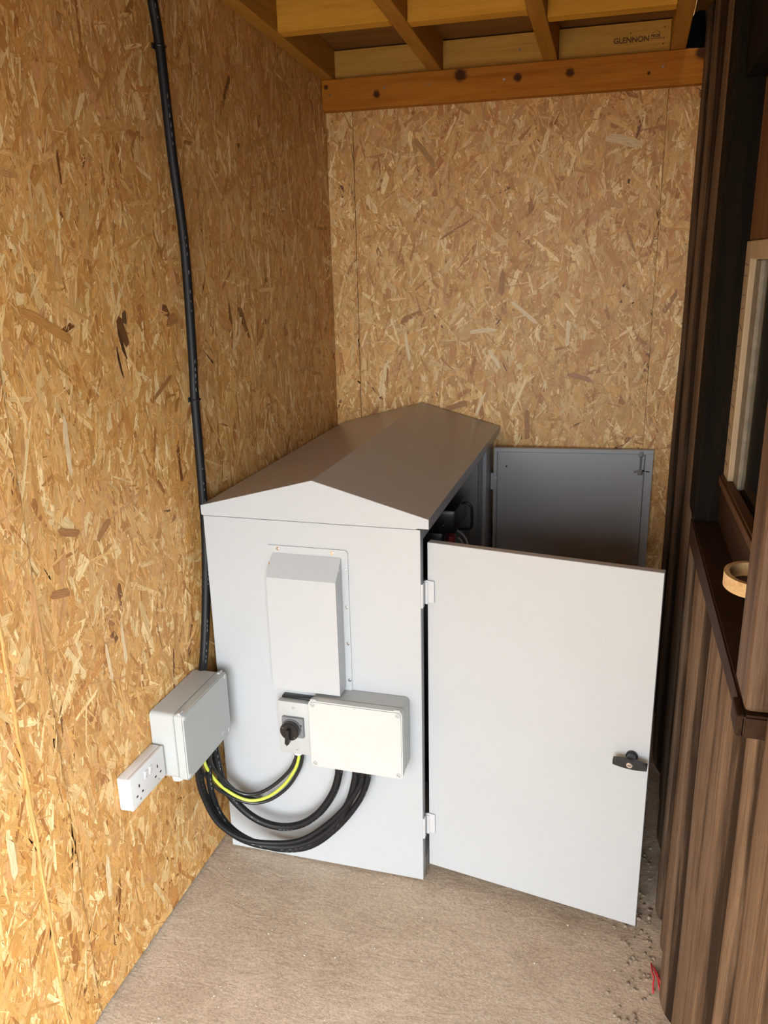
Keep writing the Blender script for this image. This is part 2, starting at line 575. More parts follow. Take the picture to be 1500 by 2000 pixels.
# ------------------------------------------------------------------ strand board walls
PAL = [((0.66, 0.385, 0.135), 28), ((0.72, 0.46, 0.19), 24), ((0.59, 0.325, 0.10), 20), ((0.80, 0.58, 0.29), 12),
       ((0.55, 0.275, 0.08), 9), ((0.42, 0.19, 0.055), 4.5), ((0.63, 0.36, 0.16), 6), ((0.20, 0.08, 0.022), 0.6), ((0.88, 0.70, 0.40), 8)]
def strands(name, parent, O, U, V, Nn, u0, u1, v0, v1, n_big, n_small, seed, sd, extra=()):
    """thousands of pressed wood strands lying in the board face, joined as one layer"""
    rng = np.random.default_rng(seed)
    n = n_big + n_small
    cu = rng.uniform(u0, u1, n)
    cv = rng.uniform(v0, v1, n)
    big = np.arange(n) < n_big
    ln = np.where(big, np.clip(rng.lognormal(math.log(0.074), 0.45, n), 0.03, 0.19), np.clip(rng.lognormal(math.log(0.021), 0.5, n), 0.005, 0.05))
    wd = np.where(big, np.clip(rng.lognormal(math.log(0.0115), 0.5, n), 0.004, 0.034), np.clip(rng.lognormal(math.log(0.0022), 0.5, n), 0.0008, 0.007))
    ang = np.where(rng.random(n) < 0.75, rng.normal(math.pi / 2, sd, n), rng.uniform(0, math.pi, n))
    w = np.array([p[1] for p in PAL], float)
    w /= w.sum()
    ci = rng.choice(len(PAL), n, p=w)
    cols = np.array([p[0] for p in PAL])[ci] * rng.uniform(0.86, 1.12, (n, 1)) * np.array([1.04, 0.99, 0.90])
    off = rng.uniform(0.0003, 0.0012, n)
    off[~big] += 0.0001
    for (eu, ev, el, ew, ea, ec) in extra:
        cu = np.append(cu, eu); cv = np.append(cv, ev); ln = np.append(ln, el); wd = np.append(wd, ew)
        ang = np.append(ang, ea); cols = np.vstack([cols, [ec]]); off = np.append(off, 0.0024)
    n = len(cu)
    # six corners in strand space: blunt torn ends
    tx = np.stack([-0.5 * ln, -0.5 * ln + ln * rng.uniform(0, .18, n), 0.5 * ln - ln * rng.uniform(0, .18, n), 0.5 * ln, 0.5 * ln - ln * rng.uniform(0, .3, n), -0.5 * ln + ln * rng.uniform(0, .3, n)], 1)
    ty = np.stack([wd * rng.uniform(-.3, .3, n), -.5 * wd, -.5 * wd * rng.uniform(.6, 1, n), wd * rng.uniform(-.3, .3, n), .5 * wd, .5 * wd * rng.uniform(.6, 1, n)], 1)
    c, s = np.cos(ang)[:, None], np.sin(ang)[:, None]
    pu = np.clip(cu[:, None] + tx * c - ty * s, u0, u1)
    pv = np.clip(cv[:, None] + tx * s + ty * c, v0, v1)
    tilt = rng.uniform(-1, 1, (n, 1)) * 0.0003 * (tx / ln[:, None] * 2) + rng.uniform(-1, 1, (n, 1)) * 0.0003 * (ty / wd[:, None] * 2)
    h = np.maximum(off[:, None] + tilt, 0.0001)
    O, U, V, Nn = (np.array(a, float) for a in (O, U, V, Nn))
    base = np.array(worldloc(parent))
    co = O - base + pu[..., None] * U + pv[..., None] * V + h[..., None] * Nn
    me = bpy.data.meshes.new(name)
    me.vertices.add(n * 6)
    me.vertices.foreach_set('co', co.reshape(-1).astype(np.float32))
    me.loops.add(n * 6)
    idx = np.arange(n * 6).reshape(n, 6)
    if np.dot(np.cross(U, V), Nn) < 0:
        idx = idx[:, ::-1]
    me.loops.foreach_set('vertex_index', idx.reshape(-1).astype(np.int32))
    me.polygons.add(n)
    me.polygons.foreach_set('loop_start', (np.arange(n) * 6).astype(np.int32))
    me.update(calc_edges=True)
    a = me.attributes.new('strand_col', 'FLOAT_COLOR', 'POINT')
    rgba = np.ones((n, 6, 4))
    rgba[..., :3] = cols[:, None, :]
    a.data.foreach_set('color', rgba.reshape(-1).astype(np.float32))
    g = me.attributes.new('grain', 'FLOAT_VECTOR', 'POINT')
    gv = np.stack([tx * 35 + rng.uniform(0, 500, (n, 1)), ty * 700 + rng.uniform(0, 500, (n, 1)), np.zeros_like(tx)], 2)
    g.data.foreach_set('vector', gv.reshape(-1).astype(np.float32))
    me.materials.append(M['strand'])
    me.validate()
    o = bpy.data.objects.new(name, me)
    COL.objects.link(o)
    o.parent = parent
    o['kind'] = 'stuff'
    return o

DARK = (0.075, 0.030, 0.010)
BRN = (0.40, 0.185, 0.06)
LIGHT = (0.84, 0.66, 0.40)
wl = thing('wall_left', (0, 0, 0), 'strand board wall on the left of the cabinet', 'wall', kind='structure')
PY0 = -0.95
lp = [(PY0, 0.298, -0.004, 60), (0.30, 1.1125, -0.004, 61), (1.1155, 1.2098, 0.0026, 62), (1.2130, 1.9895, 0.0, 63), (1.991, 2.958, 0.0, 64)]
extraL = {63: [(1.592, 1.468, 0.070, 0.026, 1.85, (0.16, 0.065, 0.022)), (1.583, 1.450, 0.085, 0.012, 1.80, DARK), (1.568, 1.405, 0.07, 0.008, 1.75, DARK), (1.604, 1.498, 0.03, 0.018, 1.5, (0.12, 0.06, 0.03)),
               (1.73, 1.33, 0.10, 0.012, 0.45, BRN), (1.35, 1.50, 0.15, 0.022, -0.5, (0.55, 0.28, 0.08)), (1.33, 1.10, 0.07, 0.018, -0.4, BRN), (1.28, 0.99, 0.06, 0.018, -0.3, BRN),
               (1.44, 1.07, 0.06, 0.016, 0.5, BRN), (1.40, 0.78, 0.10, 0.012, 1.65, LIGHT), (1.46, 0.80, 0.11, 0.013, 1.6, LIGHT), (1.36, 1.27, 0.13, 0.016, 1.55, LIGHT),
               (1.80, 1.48, 0.05, 0.03, 0.1, BRN), (1.86, 1.27, 0.09, 0.02, 0.8, (0.45, 0.2, 0.06)), (1.30, 0.30, 0.10, 0.016, 1.5, LIGHT)],
          62: [], 60: [], 61: [(1.05, 0.55, 0.09, 0.02, 1.5, LIGHT)], 64: [(2.28, 1.42, 0.05, 0.012, 1.2, BRN)]}
for (ya, yb, xo, sd_) in lp:
    p = obj('osb_panel', bx(-0.018 + xo, xo, ya, yb, 0.004, 2.36), 'osb', wl)
    area = (yb - ya) * 2.36
    strands('strand_layer', p, (xo, 0, 0), (0, 1, 0), (0, 0, 1), (1, 0, 0), ya, yb, 0.005, 2.34, int(area * (2500 if ya < 0 else 6200)), int(area * (2000 if ya < 0 else 9500)), sd_, 0.42, extraL[sd_])
# raw edge of the proud panel, showing as a pale uneven line
rr_ = random.Random(21)
b = bmesh.new()
prev = None
for k in range(61):
    z = 0.006 + 2.3 * k / 60
    y_ = 1.1125 + rr_.uniform(-0.0008, 0.0010)
    cur = (b.verts.new((0.0032 + rr_.uniform(-0.0012, 0.0003), y_ + 0.0022, z)), b.verts.new((0.0020, y_ + rr_.uniform(-0.0006, 0.0006), z)), b.verts.new((-0.0060, y_, z)), b.verts.new((-0.0060, y_ + 0.003, z)))
    if prev:
        for i_ in range(4):
            b.faces.new((prev[i_], prev[(i_ + 1) % 4], cur[(i_ + 1) % 4], cur[i_]))
    prev = cur
obj('panel_edge', b, 'osbedge', wl)
obj('backing_sheet', bx(-0.05, -0.03, PY0, 3.03, 0.0, 2.5), 'osb', wl)  # sheet added behind the panels to keep sky light out of the seams

YW = 2.958
wb = thing('wall_back', (0, 0, 0), 'strand board wall behind the cabinet', 'wall', kind='structure')
bp_ = [(0.0, 0.0955, 0.0, 71), (0.0975, 1.1215, 0.0, 72), (1.1225, 1.226, 0.0, 73)]
extraB = {71: [], 73: [], 72: [(0.46, 1.09, 0.09, 0.022, 0.3, BRN), (0.55, 1.10, 0.10, 0.012, 1.2, LIGHT), (0.72, 1.03, 0.11, 0.018, 1.6, BRN),
          (0.62, 1.52, 0.09, 0.02, 1.5, BRN), (0.90, 1.20, 0.10, 0.02, -0.3, (0.45, 0.2, 0.09)), (0.70, 1.42, 0.12, 0.014, -0.7, LIGHT), (0.60, 1.26, 0.08, 0.016, -1.0, LIGHT),
          (1.02, 1.83, 0.015, 0.008, 1.4, DARK), (1.0, 1.95, 0.12, 0.03, -0.3, (0.75, 0.55, 0.30)), (0.56, 1.36, 0.10, 0.015, 0.1, LIGHT), (0.35, 1.95, 0.12, 0.02, -0.9, (0.45, 0.24, 0.08)),
          (0.85, 1.35, 0.09, 0.014, 1.55, LIGHT), (0.28, 1.30, 0.11, 0.014, 1.7, LIGHT), (0.44, 1.74, 0.09, 0.018, 0.9, (0.72, 0.48, 0.22))]}
for (xa, xb, yo, sd_) in bp_:
    p = obj('osb_panel', bx(xa, xb, YW + yo, YW + 0.018, 0.004, 2.36), 'osb', wb)
    area = (xb - xa) * 2.36
    strands('strand_layer', p, (0, YW, 0), (1, 0, 0), (0, 0, 1), (0, -1, 0), xa, xb, 0.005, 2.34, int(area * 6200), int(area * 8600), sd_, 0.5, extraB[sd_])

obj('backing_sheet', bx(-0.05, 1.26, 2.99, 3.02, 0.0, 2.5), 'osb', wb)  # same added sheet, closing the back wall's seams to daylight
# header across the back wall, on which the rafters bear
hd = obj('header_beam', bx(0.004, 1.228, HB, 2.956, 2.092, 2.188, 0.0025), 'header', wb)
for (sx, sz) in [(0.032, 2.142), (0.225, 2.150), (0.375, 2.150), (0.62, 2.145), (1.10, 2.145)]:
    c = cyl((sx, HB + 0.001, sz), (0, -1, 0), 0.0035, 0.002, 10)
    obj('screw', c, 'steel', hd)

# ------------------------------------------------------------------ ceiling: deck, rafters, noggins
SL = 0.0715
def rz_(y):                       # underside of the rafters, rising towards the open front
    return 2.189 + (2.912 - y) * SL
RH = 0.096
def sloped(x0, x1, y0, y1, lo, hi, bev=True):
    b = bmesh.new()
    pts = []
    for y in (y0, y1):
        for x in (x0, x1):
            for h in (lo, hi):
                pts.append(b.verts.new((x, y, rz_(y) + h)))
    f = [(0, 1, 3, 2), (4, 6, 7, 5), (0, 2, 6, 4), (1, 5, 7, 3), (0, 4, 5, 1), (2, 3, 7, 6)]
    for q in f:
        b.faces.new([pts[i] for i in q])
    if bev:
        bmesh.ops.bevel(b, geom=list(b.edges), offset=0.002, segments=1, affect='EDGES')
    return b
ce = thing('ceiling', (0, 0, 0), 'timber roof underside with rafters and noggins', 'ceiling', kind='structure')
bnd = [-0.02, 0.30, 0.72, 1.02]
ys = [PY0 - 0.15, -0.4, 0.0, 0.45, 0.9, 1.35, 1.80, 2.25, 2.60, 2.98]
for i in range(len(ys) - 1):
    last = i == len(ys) - 2
    obj('roof_board', sloped(-0.05, 1.171 if last else 1.262, ys[i], ys[i + 1] - 0.002, RH, RH + 0.018, False), 'deck', ce)
    if last:      # short end piece, a narrow chink of daylight beside it
        obj('roof_board', sloped(1.179, 1.262, ys[i], ys[i + 1] - 0.002, RH, RH + 0.018, False), 'deck', ce)
RAF = [(0.003, 0.045), (0.371, 0.416), (0.740, 0.785), (1.118, 1.162)]
for (xa, xb) in RAF:
    obj('rafter', sloped(xa, xb, PY0 - 0.2, 2.955, 0.0, RH), 'rafter', ce)
NOG = [(0.046, 0.370, 2.445), (0.417, 0.739, 2.468), (0.786, 1.117, 2.535)]
for (xa, xb, y) in NOG:
    b = sloped(xa, xb, y, y + 0.044, 0.001, RH - 0.001)
    obj('noggin', b, 'noggin', ce)
for y in (1.65, 0.85, 0.05):
    for (xa, xb, _) in NOG:
        obj('noggin', sloped(xa, xb, y, y + 0.044, 0.001, RH - 0.001), 'noggin', ce)
backn = []
for (xa, xb, _) in NOG:
    backn.append(obj('noggin', bx(xa, xb, 2.935, 2.956, 2.189, 2.277, 0.0015), 'backnog', ce))
c = cyl((0.665, 2.936, 2.231), (0, -1, 0), 0.004, 0.002, 10)
obj('screw', c, 'steel', backn[1])
# printed mark on the right-hand noggin
def text_mesh(txt, size, T, bm):
    cu = bpy.data.curves.new('txt', 'FONT')
    cu.body = txt
    cu.size = size
    cu.offset = 0.0006
    cu.extrude = 0.0
    o = bpy.data.objects.new('txt', cu)
    COL.objects.link(o)
    dg = bpy.context.evaluated_depsgraph_get()
    me = bpy.data.meshes.new_from_object(o.evaluated_get(dg))
    me.transform(T)
    bm.from_mesh(me)
    bpy.data.objects.remove(o)
    bpy.data.meshes.remove(me)
FACE = Matrix(((1, 0, 0, 0), (0, 0, 1, 0), (0, 1, 0, 0), (0, 0, 0, 1)))   # text x -> X, text y -> Z
b = bmesh.new()
text_mesh('GLENNON', 0.0215, Matrix.Translation((0.950, 2.9340, 2.2225)) @ FACE, b)
obj('printed_name', b, 'ink', backn[2])
b = bmesh.new()
text_mesh('BROS', 0.0105, Matrix.Translation((1.060, 2.9340, 2.2315)) @ FACE, b)
bx(1.058, 1.091, 2.9338, 2.9342, 2.2270, 2.2285, bm=b)
for (q0, q1) in (((1.064, 2.2415), (1.075, 2.2505)), ((1.075, 2.2505), (1.087, 2.2415))):
    dx, dz = q1[0] - q0[0], q1[1] - q0[1]
    T = Matrix.Translation((q0[0], 2.934, q0[1])) @ Matrix.Rotation(-math.atan2(dz, dx), 4, 'Y')
    bx(0, math.hypot(dx, dz), -0.0002, 0.0002, -0.0006, 0.0006, bm=b, T=T)
obj('printed_emblem', b, 'ink', backn[2])
for (sx, sz) in ((1.098, 2.258), (1.097, 2.228), (1.096, 2.212), (1.0, 2.248)):
    obj('nail', cyl((sx, 2.9355, sz), (0, -1, 0), 0.0022, 0.0015, 8), 'ink', backn[2])

# unseen lintel over the open front, dropped low to shade the upper walls
obj_l = obj('trim_1', bx(-0.05, 1.235, PY0 - 0.06, PY0 - 0.015, 1.84, 2.50, 0.002), 'header')
tag(obj_l, 'unseen lintel over the open front, set low to shade the upper walls', 'lintel', kind='structure')
obj_l = obj('trim_4', bx(1.19, 1.235, PY0 - 0.014, 0.075, 1.78, 2.50, 0.002), 'header')  # unseen beam added to cut sky light from the side
tag(obj_l, 'unseen beam added over the open side to shade the upper walls', 'lintel', kind='structure')

# ------------------------------------------------------------------ right wall of old boards with a window
wr = thing('wall_right', (1.215, 0, 0), 'old weathered wall of vertical waney boards on the right', 'wall', kind='structure')
rnd = random.Random(11)
def waney(y0, y1, z0, z1, seed, face=1.207):
    """board with wavering rounded edges"""
    from mathutils import noise as mn
    b = bmesh.new()
    prof = [(0.0, 0.046, 1.0), (0.05, 0.030, 1.0), (0.13, 0.017, 0.9), (0.22, 0.008, 0.6), (0.32, 0.003, 0.15), (0.50, -0.001, 0.0), (0.72, 0.0, 0.0), (0.90, 0.006, 0.1), (0.97, 0.018, 0.7), (1.0, 0.046, 1.0)]
    lay = b.verts.layers.float.new('wane')
    n = max(6, int((z1 - z0) / 0.07))
    rows = []
    for k in range(n + 1):
        z = z0 + (z1 - z0) * k / n
        w0 = 0.007 * mn.noise(Vector((seed * 3.1, z * 3.0, 0.0))) + 0.003 * mn.noise(Vector((seed * 3.1, z * 14.0, 0.0)))
        w1 = 0.007 * mn.noise(Vector((seed * 7.7, z * 3.0, 4.0))) + 0.003 * mn.noise(Vector((seed * 7.7, z * 14.0, 4.0)))
        wx = 0.004 * mn.noise(Vector((seed * 1.7, z * 2.0, 8.0)))
        row = []
        for (t, dx, wn_) in prof:
            y = y0 + 0.006 + w0 * (1 - t) + (y1 - y0 - 0.012) * t + w1 * t
            v_ = b.verts.new((face + dx + wx, y, z))
            v_[lay] = wn_
            row.append(v_)
        row.append(b.verts.new((face + 0.046, y1 - 0.006 + w1, z)))
        row.append(b.verts.new((face + 0.046, y0 + 0.006 + w0, z)))
        rows.append(row)
    m_ = len(rows[0])
    for k in range(n):
        for i in range(m_):
            b.faces.new((rows[k][i], rows[k][(i + 1) % m_], rows[k + 1][(i + 1) % m_], rows[k + 1][i]))
    b.faces.new(rows[0])
    b.faces.new(rows[-1][::-1])
    return b
JT = [0.08, 0.34, 0.52, 0.70, 0.932, 1.03, 1.272, 1.485, 1.665, 1.79, 1.905, 2.036, 2.214, 2.43, 2.65, 2.80, 2.954]
for i in range(len(JT) - 1):
    y0, y1 = JT[i], JT[i + 1]
    if 1.0 < y0 < 1.78:
        obj('board', waney(y0, y1, 0.0, 1.006 + (1.80 - y1) / 0.855 * 0.048, i + 0.013, 1.203 + (0.009 if i % 2 == 0 else 0)), 'old', wr, smooth=True)
    elif 1.78 < y0 < 1.9:
        obj('board', waney(y0, y1, 0.0, 1.006 + (1.80 - y1) / 0.855 * 0.048, i + 0.013, 1.203 + (0.009 if i % 2 == 0 else 0)), 'old', wr, smooth=True)
    elif y0 > 0.9 and y0 < 1.0:
        obj('board', waney(y0, y1, 0.0, 1.006 + (1.80 - y1) / 0.855 * 0.048, i + 0.013, 1.203 + (0.009 if i % 2 == 0 else 0)), 'old', wr, smooth=True)
    else:
        obj('board', waney(y0, y1, 0.0, 2.50, i + 0.013, 1.207 + (0.012 if i % 2 == 0 else 0) + (0.006 if y0 > 2.0 else 0)), 'old', wr, smooth=True)
# backing behind the boards, with the window opening left free
b = bx(1.254, 1.275, 0.08, 3.02, 0.0, 1.03)
bx(1.254, 1.275, 0.08, 0.98, 1.03, 2.52, bm=b)
bx(1.254, 1.275, 1.86, 3.02, 1.03, 2.52, bm=b)
bx(1.254, 1.275, 0.98, 1.86, 1.93, 2.52, bm=b)
obj('backing', b, 'jamb', wr)
# dark jamb post beside the window and lintel board above it
b = bx(1.198, 1.262, 1.772, 1.895, 1.066, 2.5, 0.003)
obj('jamb_post', b, 'jamb', wr)
obj('window_lintel', bx(1.215, 1.262, 0.948, 1.772, 1.90, 2.5, 0.003), 'jamb', wr)

# sill: slightly out of level, rising towards the front
def tilted(x0, x1, y0, y1, zb0, zt0, zb1, zt1, bev=0.003):
    b = bmesh.new()
    P_ = []
    for (y, zb, zt) in ((y0, zb0, zt0), (y1, zb1, zt1)):
        for x in (x0, x1):
            for z in (zb, zt):
                P_.append(b.verts.new((x, y, z)))
    for q in [(0, 1, 3, 2), (4, 6, 7, 5), (0, 2, 6, 4), (1, 5, 7, 3), (0, 4, 5, 1), (2, 3, 7, 6)]:
        b.faces.new([P_[i] for i in q])
    bmesh.ops.bevel(b, geom=list(b.edges), offset=bev, segments=2, affect='EDGES')
    return b
si = obj('trim_2', tilted(1.196, 1.262, 0.945, 1.80, 1.056, 1.086, 1.008, 1.066), 'sill')
tag(si, 'dark stained window sill board on the old right-hand wall', 'window sill', kind='structure')

wd = thing('window_1', (1.25, 1.4, 1.08), 'old window with cream stile and murky glass in right wall', 'window', kind='structure')
obj('bottom_rail', tilted(1.246, 1.285, 0.95, 1.79, 1.084, 1.175, 1.066, 1.150), 'sill', wd)
obj('rail_bead', tilted(1.240, 1.262, 0.95, 1.79, 1.172, 1.196, 1.147, 1.170, 0.004), 'rail', wd)
st = obj('stile', bx(1.248, 1.285, 1.705, 1.795, 1.150, 1.622, 0.002), 'cream', wd)
for k, zz in enumerate([1.20, 1.245, 1.275, 1.315, 1.345, 1.365, 1.39, 1.43, 1.465, 1.50, 1.525, 1.56, 1.58]):
    r0 = random.Random(k)
    T = Matrix.Translation((1.2478, 1.735 + 0.02 * r0.random(), zz)) @ Matrix.Rotation(r0.uniform(-0.2, 0.2), 4, 'X')
    bb = bx(-0.0006, 0.001, -0.022, 0.022, -0.0012, 0.0012, T=T)
    obj('paint_crack', bb, 'putty', st)
obj('top_rail', bx(1.248, 1.285, 0.95, 1.704, 1.590, 1.622, 0.002), 'cream', wd)
obj('stile', bx(1.248, 1.285, 0.95, 1.03, 1.190, 1.589, 0.002), 'cream', wd)
pt = bx(1.258, 1.272, 1.640, 1.7045, 1.172, 1.589, 0.002)
obj('putty_bead', pt, 'putty', wd)
obj('glass_pane', bx(1.264, 1.268, 1.031, 1.639, 1.165, 1.589), 'glass', wd)
obj('upper_board', bx(1.252, 1.272, 0.95, 1.79, 1.623, 1.90, 0.002), 'panelwood', wd)
obj('casing', bx(1.197, 1.246, 0.952, 1.040, 1.087, 1.90, 0.006), 'oldpost', wd)
obj('casing_foot', bx(1.189, 1.2, 0.948, 0.995, 1.056, 1.084, 0.003), 'sill', wd)
# bent wood bow handle on the rail
b = bmesh.new()
sec = []
cy, cz = 1.296, 1.1235
n = 18
rows = []
for k in range(n + 1):
    a = math.pi * (-0.05 + 1.1 * k / n)
    for_r = []
    for (dr, dz) in ((0.0, -0.011), (0.0, 0.011), (-0.008, 0.011), (-0.008, -0.011)):
        R_y, R_x = 0.054 + dr, 0.043 + dr
        for_r.append(b.verts.new((1.248 - R_x * max(0.0, math.sin(a)), cy + R_y * math.cos(a), cz + dz)))
    rows.append(for_r)
for k in range(n):
    for i in range(4):
        b.faces.new((rows[k][i], rows[k][(i + 1) % 4], rows[k + 1][(i + 1) % 4], rows[k + 1][i]))
b.faces.new(rows[0])
b.faces.new(rows[-1][::-1])
tag(obj('bow_handle', b, 'palewood', wd, smooth=True), 'pale bent wood bow handle')

# dim room seen through the glass
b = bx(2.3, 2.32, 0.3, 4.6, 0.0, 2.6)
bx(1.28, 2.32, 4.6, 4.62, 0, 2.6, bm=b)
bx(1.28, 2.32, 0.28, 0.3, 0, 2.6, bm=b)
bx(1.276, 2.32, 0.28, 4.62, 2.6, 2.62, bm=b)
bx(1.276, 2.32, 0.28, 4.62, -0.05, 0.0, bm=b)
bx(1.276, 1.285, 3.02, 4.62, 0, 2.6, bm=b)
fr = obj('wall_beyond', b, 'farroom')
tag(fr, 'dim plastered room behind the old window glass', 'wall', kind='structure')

# masonry and torn membrane in the top right corner
b = bx(1.205, 1.25, 2.94, 2.985, 2.188, 2.5)
o = obj('trim_3', b, 'rubble')
tag(o, 'dirty rubble end of the old wall above the header', 'wall end', kind='structure')
def sheet(pts, faces, th):
    b = poly(pts, faces)
    r = bmesh.ops.solidify(b, geom=list(b.faces), thickness=th)
    return b
b = sheet([(1.122, 2.905, 2.300), (1.122, 2.905, 2.272), (1.140, 2.902, 2.278), (1.158, 2.900, 2.292), (1.170, 2.903, 2.298), (1.163, 2.915, 2.262), (1.158, 2.925, 2.225), (1.150, 2.925, 2.192),
           (1.212, 2.925, 2.190), (1.214, 2.925, 2.245), (1.207, 2.915, 2.275), (1.214, 2.905, 2.300), (1.182, 2.912, 2.280), (1.187, 2.922, 2.240)],
          [(0, 1, 2), (0, 2, 3), (0, 3, 4), (5, 6, 13), (6, 7, 13), (7, 8, 13), (8, 9, 13), (9, 10, 13), (10, 12, 13), (5, 13, 12), (10, 11, 12)], 0.0015)
o = obj('roofing_membrane', b, 'membrane', loc=(1.16, 2.91, 2.19))
tag(o, 'torn black roofing membrane hanging in the ceiling corner above the header', 'membrane')

# ------------------------------------------------------------------ steel cabinet
X0, X1, YF, YR = 0.0392, 0.6033, 1.798, 2.940
ZS, ZE, ZEB, ZP = 0.997, 1.023, 0.9995, 1.1025
XE0, XE1, XP = 0.0345, 0.6241, 0.3368
cb = thing('steel_cabinet', (0.32, 2.37, 0.0), 'light grey steel cabinet with pitched roof and two open doors', 'cabinet')
T_ = 0.0025
obj('front_panel', bx(X0, X1, YF, YF + 0.003, 0.002, ZS - 0.0012, 0.0006, 1), 'paint', cb)
obj('rear_panel', bx(X0, X1, YR - 0.02, YR - 0.017, 0.002, ZS - 0.0012), 'paint', cb)
obj('back_panel', bx(X0, X0 + 0.003, YF + 0.003, YR - 0.02, 0.002, ZS - 0.0012), 'paint', cb)
obj('base', bx(X0 + 0.003, X1 - 0.002, YF + 0.003, YR - 0.02, 0.002, 0.045), 'paint', cb)
# door jambs and head of the open side
obj('door_jamb', bx(X1 - 0.012, X1, YF + 0.003, YF + 0.028, 0.002, ZS - 0.002), 'paint', cb)
obj('door_jamb', bx(X1 - 0.012, X1, 2.775, YR - 0.02, 0.002, ZS - 0.002), 'paint', cb)
obj('door_head', bx(X1 - 0.02, X1, YF + 0.028, 2.775, 0.965, ZS - 0.002), 'paint', cb)
obj('inner_panel', bx(0.045, 0.560, 2.86, 2.864, 0.045, 0.99), 'paint', cb)
# roof: folded lid with gables
rf = bmesh.new()
prof = [(XE0, ZEB - 0.0), (XE0, ZE), (XP, ZP), (XE1, ZE), (XE1, ZEB), (XE1 - 0.003, ZEB), (XE1 - 0.003, ZE - 0.002), (XP, ZP - 0.003), (XE0 + 0.003, ZE - 0.002), (XE0 + 0.003, ZEB)]
prism(prof, 'y', YF - 0.0005, YR, rf)
roof = obj('roof', rf, 'paint', cb)
gb = prism([(XE0 + 0.0005, ZEB), (XE0 + 0.0005, ZE - 0.0005), (XP, ZP - 0.0008), (XE1 - 0.0005, ZE - 0.0005), (XE1 - 0.0005, ZEB), (X1 - 0.006, ZEB), (X1 - 0.010, ZS + 0.0004), (X0, ZS + 0.0004)], 'y', YF - 0.0012, YF + 0.003)
obj('gable', gb, 'paint', roof)
gb = prism([(XE0 + 0.001, ZEB), (XE0 + 0.001, ZE - 0.001), (XP, ZP - 0.001), (XE1 - 0.001, ZE - 0.001), (XE1 - 0.001, ZEB)], 'y', YR - 0.004, YR - 0.001)
obj('gable', gb, 'paint', roof)

def doorT(hx, hy, ang):
    """local: s along the door from the hinge, n outward normal (outer face at n=0, thickness to +n), z"""
    ca, sa = math.cos(ang), math.sin(ang)
    return Matrix(((ca, sa, 0, hx), (-sa, ca, 0, hy), (0, 0, 1, 0), (0, 0, 0, 1)))

def bolt_head(T, s, n, z, r=0.0045, dirn=-1, bm=None):
    b = cyl((s, n, z), (0, dirn, 0), r, 0.003, 12, bev=0.001, T=T)
    return b

HZ0, HZ1 = 0.035, 0.9576
def make_door(hx, hy, ang, width, outside_near, hinges):
    T = doorT(hx, hy, ang)
    th = 0.022
    # the outer sheet lies on the camera's side for the near door and on the wall's side for the far one
    if outside_near:
        sh0, sh1, f0, f1 = 0.0, 0.002, 0.002, th
    else:
        sh0, sh1, f0, f1 = th - 0.002, th, 0.0, th - 0.002
    d = obj('door', bx(0, width, sh0, sh1, HZ0, HZ1, 0.0007, 1, T=T), 'paint', cb)
    for (a, b_, c_, e_) in ((0, width, HZ1 - 0.014, HZ1), (0, width, HZ0, HZ0 + 0.014), (0, 0.012, HZ0 + 0.014, HZ1 - 0.014), (width - 0.026, width, HZ0 + 0.014, HZ1 - 0.014)):
        obj('edge_fold', bx(a, b_, f0, f1, c_, e_, 0.0008, 1, T=T), 'paint', d)
    # inner liner set in with a dark gap all round
    l0, l1 = (0.010, 0.012) if outside_near else (th - 0.012, th - 0.010)
    obj('inner_liner', bx(0.0145, width - 0.0285, l0, l1, HZ0 + 0.0165, HZ1 - 0.0165, 0.0006, 1, T=T), 'paint', d)
    return d, T
d1, T1 = make_door(X1 + 0.0107, 1.8252, 0.16222, 0.5414, True, None)
d2, T2 = make_door(X1 + 0.0115, 2.872, -0.108, 0.547, False, None)
# hinges of the near door: leaf on the cabinet corner, knuckle, leaf on the door face
for (z0, z1) in ((0.800, 0.862), (0.137, 0.199)):
    h = obj('hinge', bx(-0.004, 0.019, -0.0065, 0.0, z0 + 0.004, z1, 0.0022, 2, T=T1), 'hinge', d1)
    b = bx(X1 - 0.0005, X1 + 0.0055, YF + 0.001, YF + 0.018, z0 - 0.004, z1 - 0.004, 0.0015)
    bx(-0.009, -0.0035, -0.006, 0.002, z0 + 0.001, z1 - 0.003, 0.002, bm=b, T=T1)
    cyl((X1 + 0.0095, 1.8205, z0 + 0.002), (0, 0, 1), 0.0052, z1 - z0 - 0.006, 14, bm=b)
    obj('hinge_knuckle', b, 'hinge', d1, smooth=True)
# hinges of the far door seen from inside
for zc in (0.834, 0.168):
    b = bx(-0.010, 0.004, 0.002, 0.012, zc - 0.031, zc + 0.031, 0.002, T=T2)
    obj('hinge', b, 'hinge', d2)
    for dz in (-0.0155, 0.0155):
        obj('screw', bolt_head(T2, 0.009, 0.0, zc + dz, 0.0042), 'steel', d2, smooth=True)
